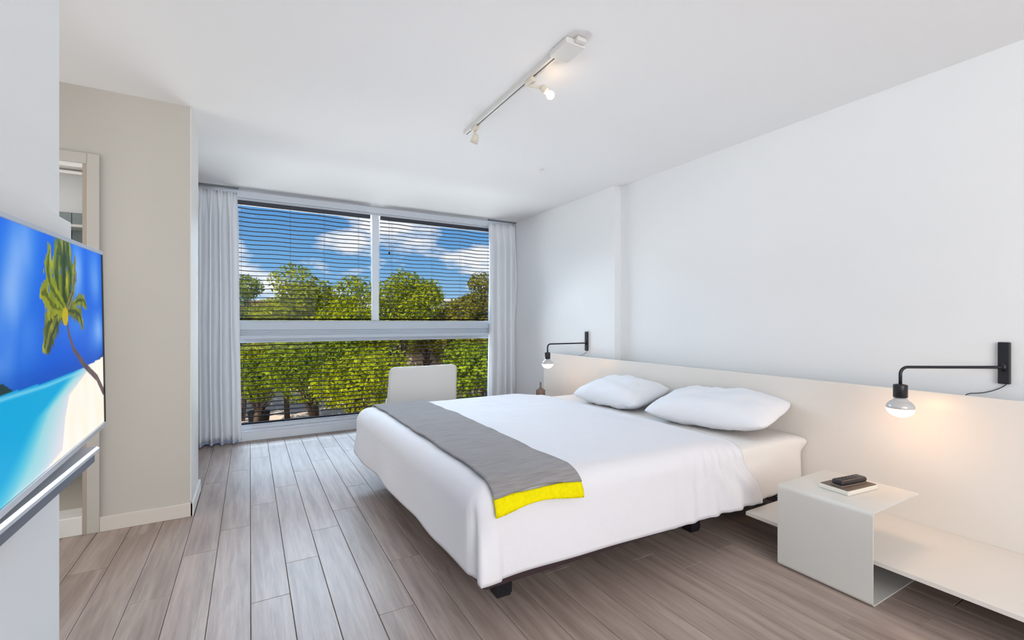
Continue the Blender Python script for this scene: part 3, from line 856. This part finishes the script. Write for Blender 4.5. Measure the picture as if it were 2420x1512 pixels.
def screen_colour(s, t):
    n1 = noise.noise(Vector((s*5, t*4, 2))); n2 = noise.noise(Vector((s*14, t*9, 6)))
    hz = interp(horizon, s)
    if t > hz:
        k = (t-hz)/(.66-hz)
        c = mixc((10, 92, 214), (4, 98, 226), k)
        cl_ = 0
        for (cx, cy, rx, ry, a, tilt) in ((.80, .50, .10, .20, .85, .3), (.74, .38, .09, .10, .55, 0), (.90, .33, .16, .06, .45, 0), (.09, .36, .10, .07, .75, 0), (.10, .56, .07, .09, .6, 0), (.32, .57, .06, .11, .8, 0), (.30, .40, .2, .05, .3, 0)):
            dx = (s-cx+tilt*(t-cy))/rx; dy = (t-cy)/ry
            cl_ = max(cl_, a*math.exp(-(dx*dx+dy*dy)*1.0))
        c = mixc(c, (126, 172, 240), cl_*max(.65, 1.1+.9*n1+.4*n2))
        c = mixc(c, (12, 70, 170), .45*math.exp(-((t-hz)/.045)**2))
        if s > .83 and t < hz+.022*sm(.83, .9, s)+.004*n2+.004: c = (30, 60, 66)
        if s < .10 and t < hz+.012*(1-s/.1): c = (28, 60, 120)
    else:
        # sea to foam to sand, running diagonally
        xs = interp([(0, .66), (.026, .494), (.113, .465), (.178, .42), (.226, .232), (.26, .17)], t)
        fo = interp([(0, .95), (.058, .816), (.162, .657), (.242, .36), (.27, .2)], t)
        if s < xs: c = mixc((254, 243, 226), (255, 249, 240), .5+n2)
        else:
            k = (s-xs)/max(fo-xs, .02)
            c = mixc((226, 222, 232), (150, 214, 224), k/.8+.25*n1)
            c = mixc(c, (0, 166, 220), (k-.7)/.55)
        c = mixc(c, (16, 150, 214), .5*sm(.03, .0, hz-t)*sm(.15, .4, s))
        c = mixc(c, (200, 236, 246), .55*math.exp(-((hz-t-.010)/.005)**2)*sm(.2, .4, s))
    d, f = poly_d((s, t), trunk)
    if d < .007+.007*f: c = mixc((86, 74, 96), (116, 96, 92), .5+n2)
    for pl, w, cc in fronds:
        d, f = poly_d((s, t), pl)
        ww = w*(.35+1.1*math.sin(PI*min(1, f*.8+.1)))*(1+.9*noise.noise(Vector((s*70, t*34, 3))))
        if d < ww:
            c = mixc(cc, (168, 172, 44), .30+1.0*noise.noise(Vector((s*30, t*16, 8)))) if d > ww*.25 else mixc(cc, (36, 56, 30), .5)
    if math.hypot(s-.442, t-.425) < .028: c = (190, 170, 30)
    return c
nU, nV = 300, 150
bm = bmesh.new(); cl_layer = bm.loops.layers.float_color.new('Col')
SW0, SW1, SH0, SH1 = .006, TW-.006, .005, THt-.004
gg = [[bm.verts.new((SW0+(SW1-SW0)*i/nU, -THt+SH0+(SH1-SH0)*j/nV, -.001)) for i in range(nU+1)] for j in range(nV+1)]
colr = [[lin(screen_colour(SW0+(SW1-SW0)*i/nU, SH0+(SH1-SH0)*j/nV))+(1,) for i in range(nU+1)] for j in range(nV+1)]
for j in range(nV):
    for i in range(nU):
        f = bm.faces.new([gg[j][i], gg[j][i+1], gg[j+1][i+1], gg[j+1][i]])
        for lp, (a, b) in zip(f.loops, ((j, i), (j, i+1), (j+1, i+1), (j+1, i))): lp[cl_layer] = colr[a][b]
sm_ = bpy.data.materials.new('screen_picture'); sm_.use_nodes = True; n = sm_.node_tree
b = n.nodes['Principled BSDF']; at_ = n.nodes.new('ShaderNodeVertexColor'); at_.layer_name = 'Col'
n.links.new(at_.outputs[0], b.inputs['Emission Color']); b.inputs['Emission Strength'].default_value = .97
b.inputs['Base Color'].default_value = (.003, .003, .003, 1); b.inputs['Roughness'].default_value = .3; b.inputs['Specular IOR Level'].default_value = .05
scr = tvpart('screen', bm, sm_); scr['label'] = 'lit screen with beach picture'
# mounting arm to the wall panel
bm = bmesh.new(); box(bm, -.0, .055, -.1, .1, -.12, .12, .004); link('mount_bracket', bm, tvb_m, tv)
o = bpy.data.objects[-1] if False else None

pn = thing('wall_panel', 'white boxed panel on the left wall behind the television', 'panel', (-.60, 1.3, 0))
bm = bmesh.new(); box(bm, 0, .034, -.6, .955, .70, 1.565, .003); link('panel_board', bm, wall_m, pn)
bm = bmesh.new(); box(bm, .0, .05, .93, .985, 1.30, 1.425, .004); link('cable_cover', bm, trim_m, pn)
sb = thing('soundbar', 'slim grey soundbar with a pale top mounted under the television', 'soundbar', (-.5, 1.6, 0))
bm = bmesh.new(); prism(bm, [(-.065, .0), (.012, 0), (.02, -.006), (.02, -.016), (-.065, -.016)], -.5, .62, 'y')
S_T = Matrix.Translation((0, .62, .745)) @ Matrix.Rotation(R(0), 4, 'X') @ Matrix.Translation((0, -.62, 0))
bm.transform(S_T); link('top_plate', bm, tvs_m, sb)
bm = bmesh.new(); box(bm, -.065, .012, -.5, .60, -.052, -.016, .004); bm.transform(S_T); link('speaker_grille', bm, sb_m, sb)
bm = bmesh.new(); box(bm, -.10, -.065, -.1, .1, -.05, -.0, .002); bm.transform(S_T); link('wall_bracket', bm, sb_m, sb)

# ------------------------------------------------------------------ outdoors
GZ = -4.6
g_ = bx('ground', ground_m, -160, 220, 6.2, 320, GZ-.3, GZ); struct(g_)
def building(x, y, w, d, h, rz, mw, label, roof_over=.3, floors=2, nwin=4, hip=False):
    t = thing('building', label, 'building', (x, y, GZ), rz, 'buildings beyond the trees')
    bm = bmesh.new(); box(bm, -w/2, w/2, -d/2, d/2, 0, h); link('wall', bm, mw, t)
    bm = bmesh.new()
    if hip:
        o_ = roof_over; A = [bm.verts.new(c) for c in ((-w/2-o_, -d/2-o_, h), (w/2+o_, -d/2-o_, h), (w/2+o_, d/2+o_, h), (-w/2-o_, d/2+o_, h))]
        B = [bm.verts.new((-w/4, 0, h+1.6)), bm.verts.new((w/4, 0, h+1.6))]
        for f in ([A[0], A[1], B[1], B[0]], [A[1], A[2], B[1]], [A[2], A[3], B[0], B[1]], [A[3], A[0], B[0]], A[::-1]): bm.faces.new(f)
    else: box(bm, -w/2-roof_over, w/2+roof_over, -d/2-roof_over, d/2+roof_over, h, h+.28)
    link('roof', bm, roof_m if hip else bwall_m, t)
    for f in range(floors):
        for i in range(nwin):
            cx = -w/2+w*(i+.5)/nwin; cz = h*(f+.55)/floors
            bm = bmesh.new(); box(bm, cx-.62, cx+.62, -d/2-.05, -d/2+.02, cz-.62, cz+.62)
            fr = link('window', bm, bwall_m, t)
            bm = bmesh.new(); box(bm, cx-.54, cx+.54, -d/2-.06, -d/2-.045, cz-.54, cz+.54); link('pane', bm, bglass_m, fr)
p = at(1120, 44, 0); building(p.x, p.y, 9, 6, 6.9, R(-20), bwall_m, 'white flat roofed building beyond the trees at the right side of the window', floors=2)
p = at(1015, 31, 0); building(p.x, p.y, 5.0, 4, 4.2, R(-16), bwall2_m, 'sand coloured house behind the trees, above the white chair', floors=1, nwin=3)
p = at(640, 42, 0); building(p.x, p.y, 7, 6, 6.2, R(10), bwall2_m, 'house with a brown hipped roof beyond the trees at the left', hip=True, nwin=3)
p = at(960, 52, 0); building(p.x, p.y, 10, 6, 8.2, R(-5), bwall_m, 'distant pale building rising between the treetops in the right window pane', floors=2, nwin=5)

def tree(u, t, top_z_, rad, nleaf, mi, label, seed, low=None):
    base = at(u, t, GZ); h = top_z_-GZ
    T = thing('tree', label, 'tree', base, random.Random(seed).uniform(0, 6), 'sunlit trees outside the window')
    rn = random.Random(seed)
    bm = bmesh.new()
    trunk_top = Vector((rn.uniform(-.3, .3), rn.uniform(-.3, .3), h*.45))
    tube(bm, [(0, 0, 0), trunk_top*.5+Vector((rn.uniform(-.15, .15), 0, 0)), trunk_top], [.16, .13, .10], 8)
    link('trunk', bm, bark_m, T, True)
    blobs = []
    nb = 8
    low = low if low is not None else .30
    for b_ in range(nb):
        a = 2*PI*b_/nb+rn.uniform(-.3, .3); rr = rad*rn.uniform(.35, .75)
        zc = h*(low+(.86-low)*rn.random()); 
        blobs.append((Vector((rr*math.cos(a), rr*math.sin(a), zc)), rad*rn.uniform(.38, .55)))
    blobs.append((Vector((rn.uniform(-.2, .2)*rad, rn.uniform(-.2, .2)*rad, h-rad*.42)), rad*.44))
    blobs.append((Vector((0, 0, h*.62)), rad*.6))
    bm = bmesh.new()
    for c, r in blobs:
        mid = trunk_top.lerp(c, .5)+Vector((0, 0, -.1))
        tube(bm, [trunk_top*rn.uniform(.6, 1), mid, c], [.07, .045, .02], 6)
    link('branches', bm, bark_m, T, True)
    # leaves
    vs2, fs = [], []
    tot = sum(r**2 for _, r in blobs)
    for c, r in blobs:
        for _ in range(int(nleaf*r*r/tot)):
            d = Vector((rn.gauss(0, 1), rn.gauss(0, 1), rn.gauss(0, 1))).normalized()
            q = 1-.55*rn.random()**2.2
            bump = 1+.28*noise.noise(c+d*2.1)
            p_ = c+Vector((d.x, d.y, d.z*.78))*r*q*bump
            nrm = (d*.6+Vector((rn.gauss(0, .5), rn.gauss(0, .5), rn.gauss(.35, .5)))).normalized()
            a_ = nrm.orthogonal().normalized(); b2 = nrm.cross(a_); an = rn.uniform(0, 6.28)
            e1 = a_*math.cos(an)+b2*math.sin(an); e2 = nrm.cross(e1)
            L = rn.uniform(.07, .16)*(1 if t < 40 else 1.5); w_ = L*.42
            k = len(vs2)
            vs2 += [p_-e1*L, p_+e2*w_+nrm*.02, p_+e1*L, p_-e2*w_+nrm*.02]
            fs.append((k, k+1, k+2, k+3))
    me = bpy.data.meshes.new('foliage'); me.from_pydata([tuple(v) for v in vs2], [], fs); me.materials.append(leaf_ms[mi])
    o = bpy.data.objects.new('foliage', me); col.objects.link(o); o.parent = T; o['kind'] = 'stuff'
# (u, distance, top z, radius, leaves, material, label)
def topz(v, t): return 1.2+(762-v)*t/1082
trees = [
 (572, 27, 645, 1.9, 'bushy green tree at the far left edge of the window, beside the curtain', 1),
 (680, 25, 618, 2.6, 'tallest yellow green tree in the left window pane', 0),
 (748, 27, 655, 2.0, 'rounded lime tree right behind the tallest left tree', 0),
 (835, 24, 643, 2.4, 'broad yellow green tree just left of the white mullion', 0),
 (945, 25, 630, 2.3, 'tall lime tree just right of the white mullion', 0),
 (1010, 29, 665, 2.0, 'small tree behind the gap in the right window pane', 2),
 (1075, 26, 700, 2.0, 'low olive tree in the right window pane above the white chair', 2),
 (1140, 28, 640, 1.9, 'tall olive tree at the right edge of the window beside the curtain', 2),
 (1140, 19, 800, 2.2, 'dark green tree low at the right, behind the white chair', 1),
 (612, 22, 835, 1.5, 'low leafy tree in the lower left of the window', 1),
 (735, 21, 800, 2.2, 'dense leafy tree in the middle of the lower window', 1),
 (850, 18.5, 815, 2.1, 'dense bright tree left of the white chair in the lower window', 0),
 (1000, 22, 870, 1.9, 'low shrubby tree directly behind the white chair', 1),
 (790, 34, 690, 3.0, 'more distant tree filling the gap behind the left pane trees', 1),
 (640, 34, 700, 2.6, 'distant tree behind the brown roof side of the left pane', 2),
 (1080, 36, 715, 3.0, 'distant tree behind the low olive tree', 2),
 (900, 33, 700, 3.0, 'distant tree hidden behind the mullion', 1),
 (470, 27, 660, 2.4, 'green tree outside behind the left curtain', 1),
 (350, 29, 640, 2.8, 'lime tree outside beyond the left curtain and the column', 0),
 (230, 30, 665, 2.8, 'green tree furthest left outside, out of the window view', 1),
 (420, 22, 800, 2.0, 'low leafy tree outside behind the left curtain', 0)]
for i, (u, t, v, r, lab, mi) in enumerate(trees):
    lo = t < 23; tree(u, t, topz(v, t), r, 5200 if lo else 8000, mi, lab, 20+i, low=.66 if lo else .40)
# palm-like plume on the right edge tree and far hedge of background trees
for i, (u, t, v) in enumerate([(520, 55, 700), (700, 60, 705), (820, 58, 700), (930, 62, 700), (1060, 60, 705), (1180, 58, 698), (1290, 56, 700)]):
    tree(u, t, topz(v, t), 5.5, 4200, (1, 2, 1, 2, 1, 2, 1)[i], ['background tree on the horizon at the far left', 'background tree on the horizon behind the tallest left tree', 'background tree on the horizon left of the mullion', 'background tree on the horizon right of the mullion', 'background tree on the horizon above the chair', 'background tree on the horizon beside the right curtain', 'background tree on the horizon beyond the right curtain'][i], 60+i, low=.1)
p = at(585, 31, GZ)
gw = thing('garden_wall', 'low white garden wall behind the trunks at the lower left of the window', 'wall', p, R(8))
bm = bmesh.new(); box(bm, -3, 2.6, -.12, .12, 0, 1.9); link('wall_body', bm, bwall_m, gw)
bm = bmesh.new(); box(bm, -3.05, 2.65, -.18, .18, 1.9, 2.02, .02); link('coping', bm, bwall_m, gw)
# dark planter on the paving
p = at(612, 24, GZ)
pt = thing('planter', 'dark planter on the pale paving below, at the lower left of the window', 'planter', p)
bm = bmesh.new(); lathe(bm, [(.36, 0), (.42, .1), (.52, 1.1), (.56, 1.15), (.50, 1.15), (.46, .95)], (0, 0, 0), 20); link('pot', bm, bin_m, pt, True)
bm = bmesh.new()
rn = random.Random(2)
for i in range(26):
    a = rn.uniform(0, 6.28); s = rn.uniform(.2, .6); tube(bm, [(.1*math.cos(a), .1*math.sin(a), .95), (s*.6*math.cos(a), s*.6*math.sin(a), 1.45), (s*1.2*math.cos(a), s*1.2*math.sin(a), 1.6+rn.uniform(-.2, .3))], [.02, .03, .008], 5)
link('dry_stems', bm, bark_m, pt, True)
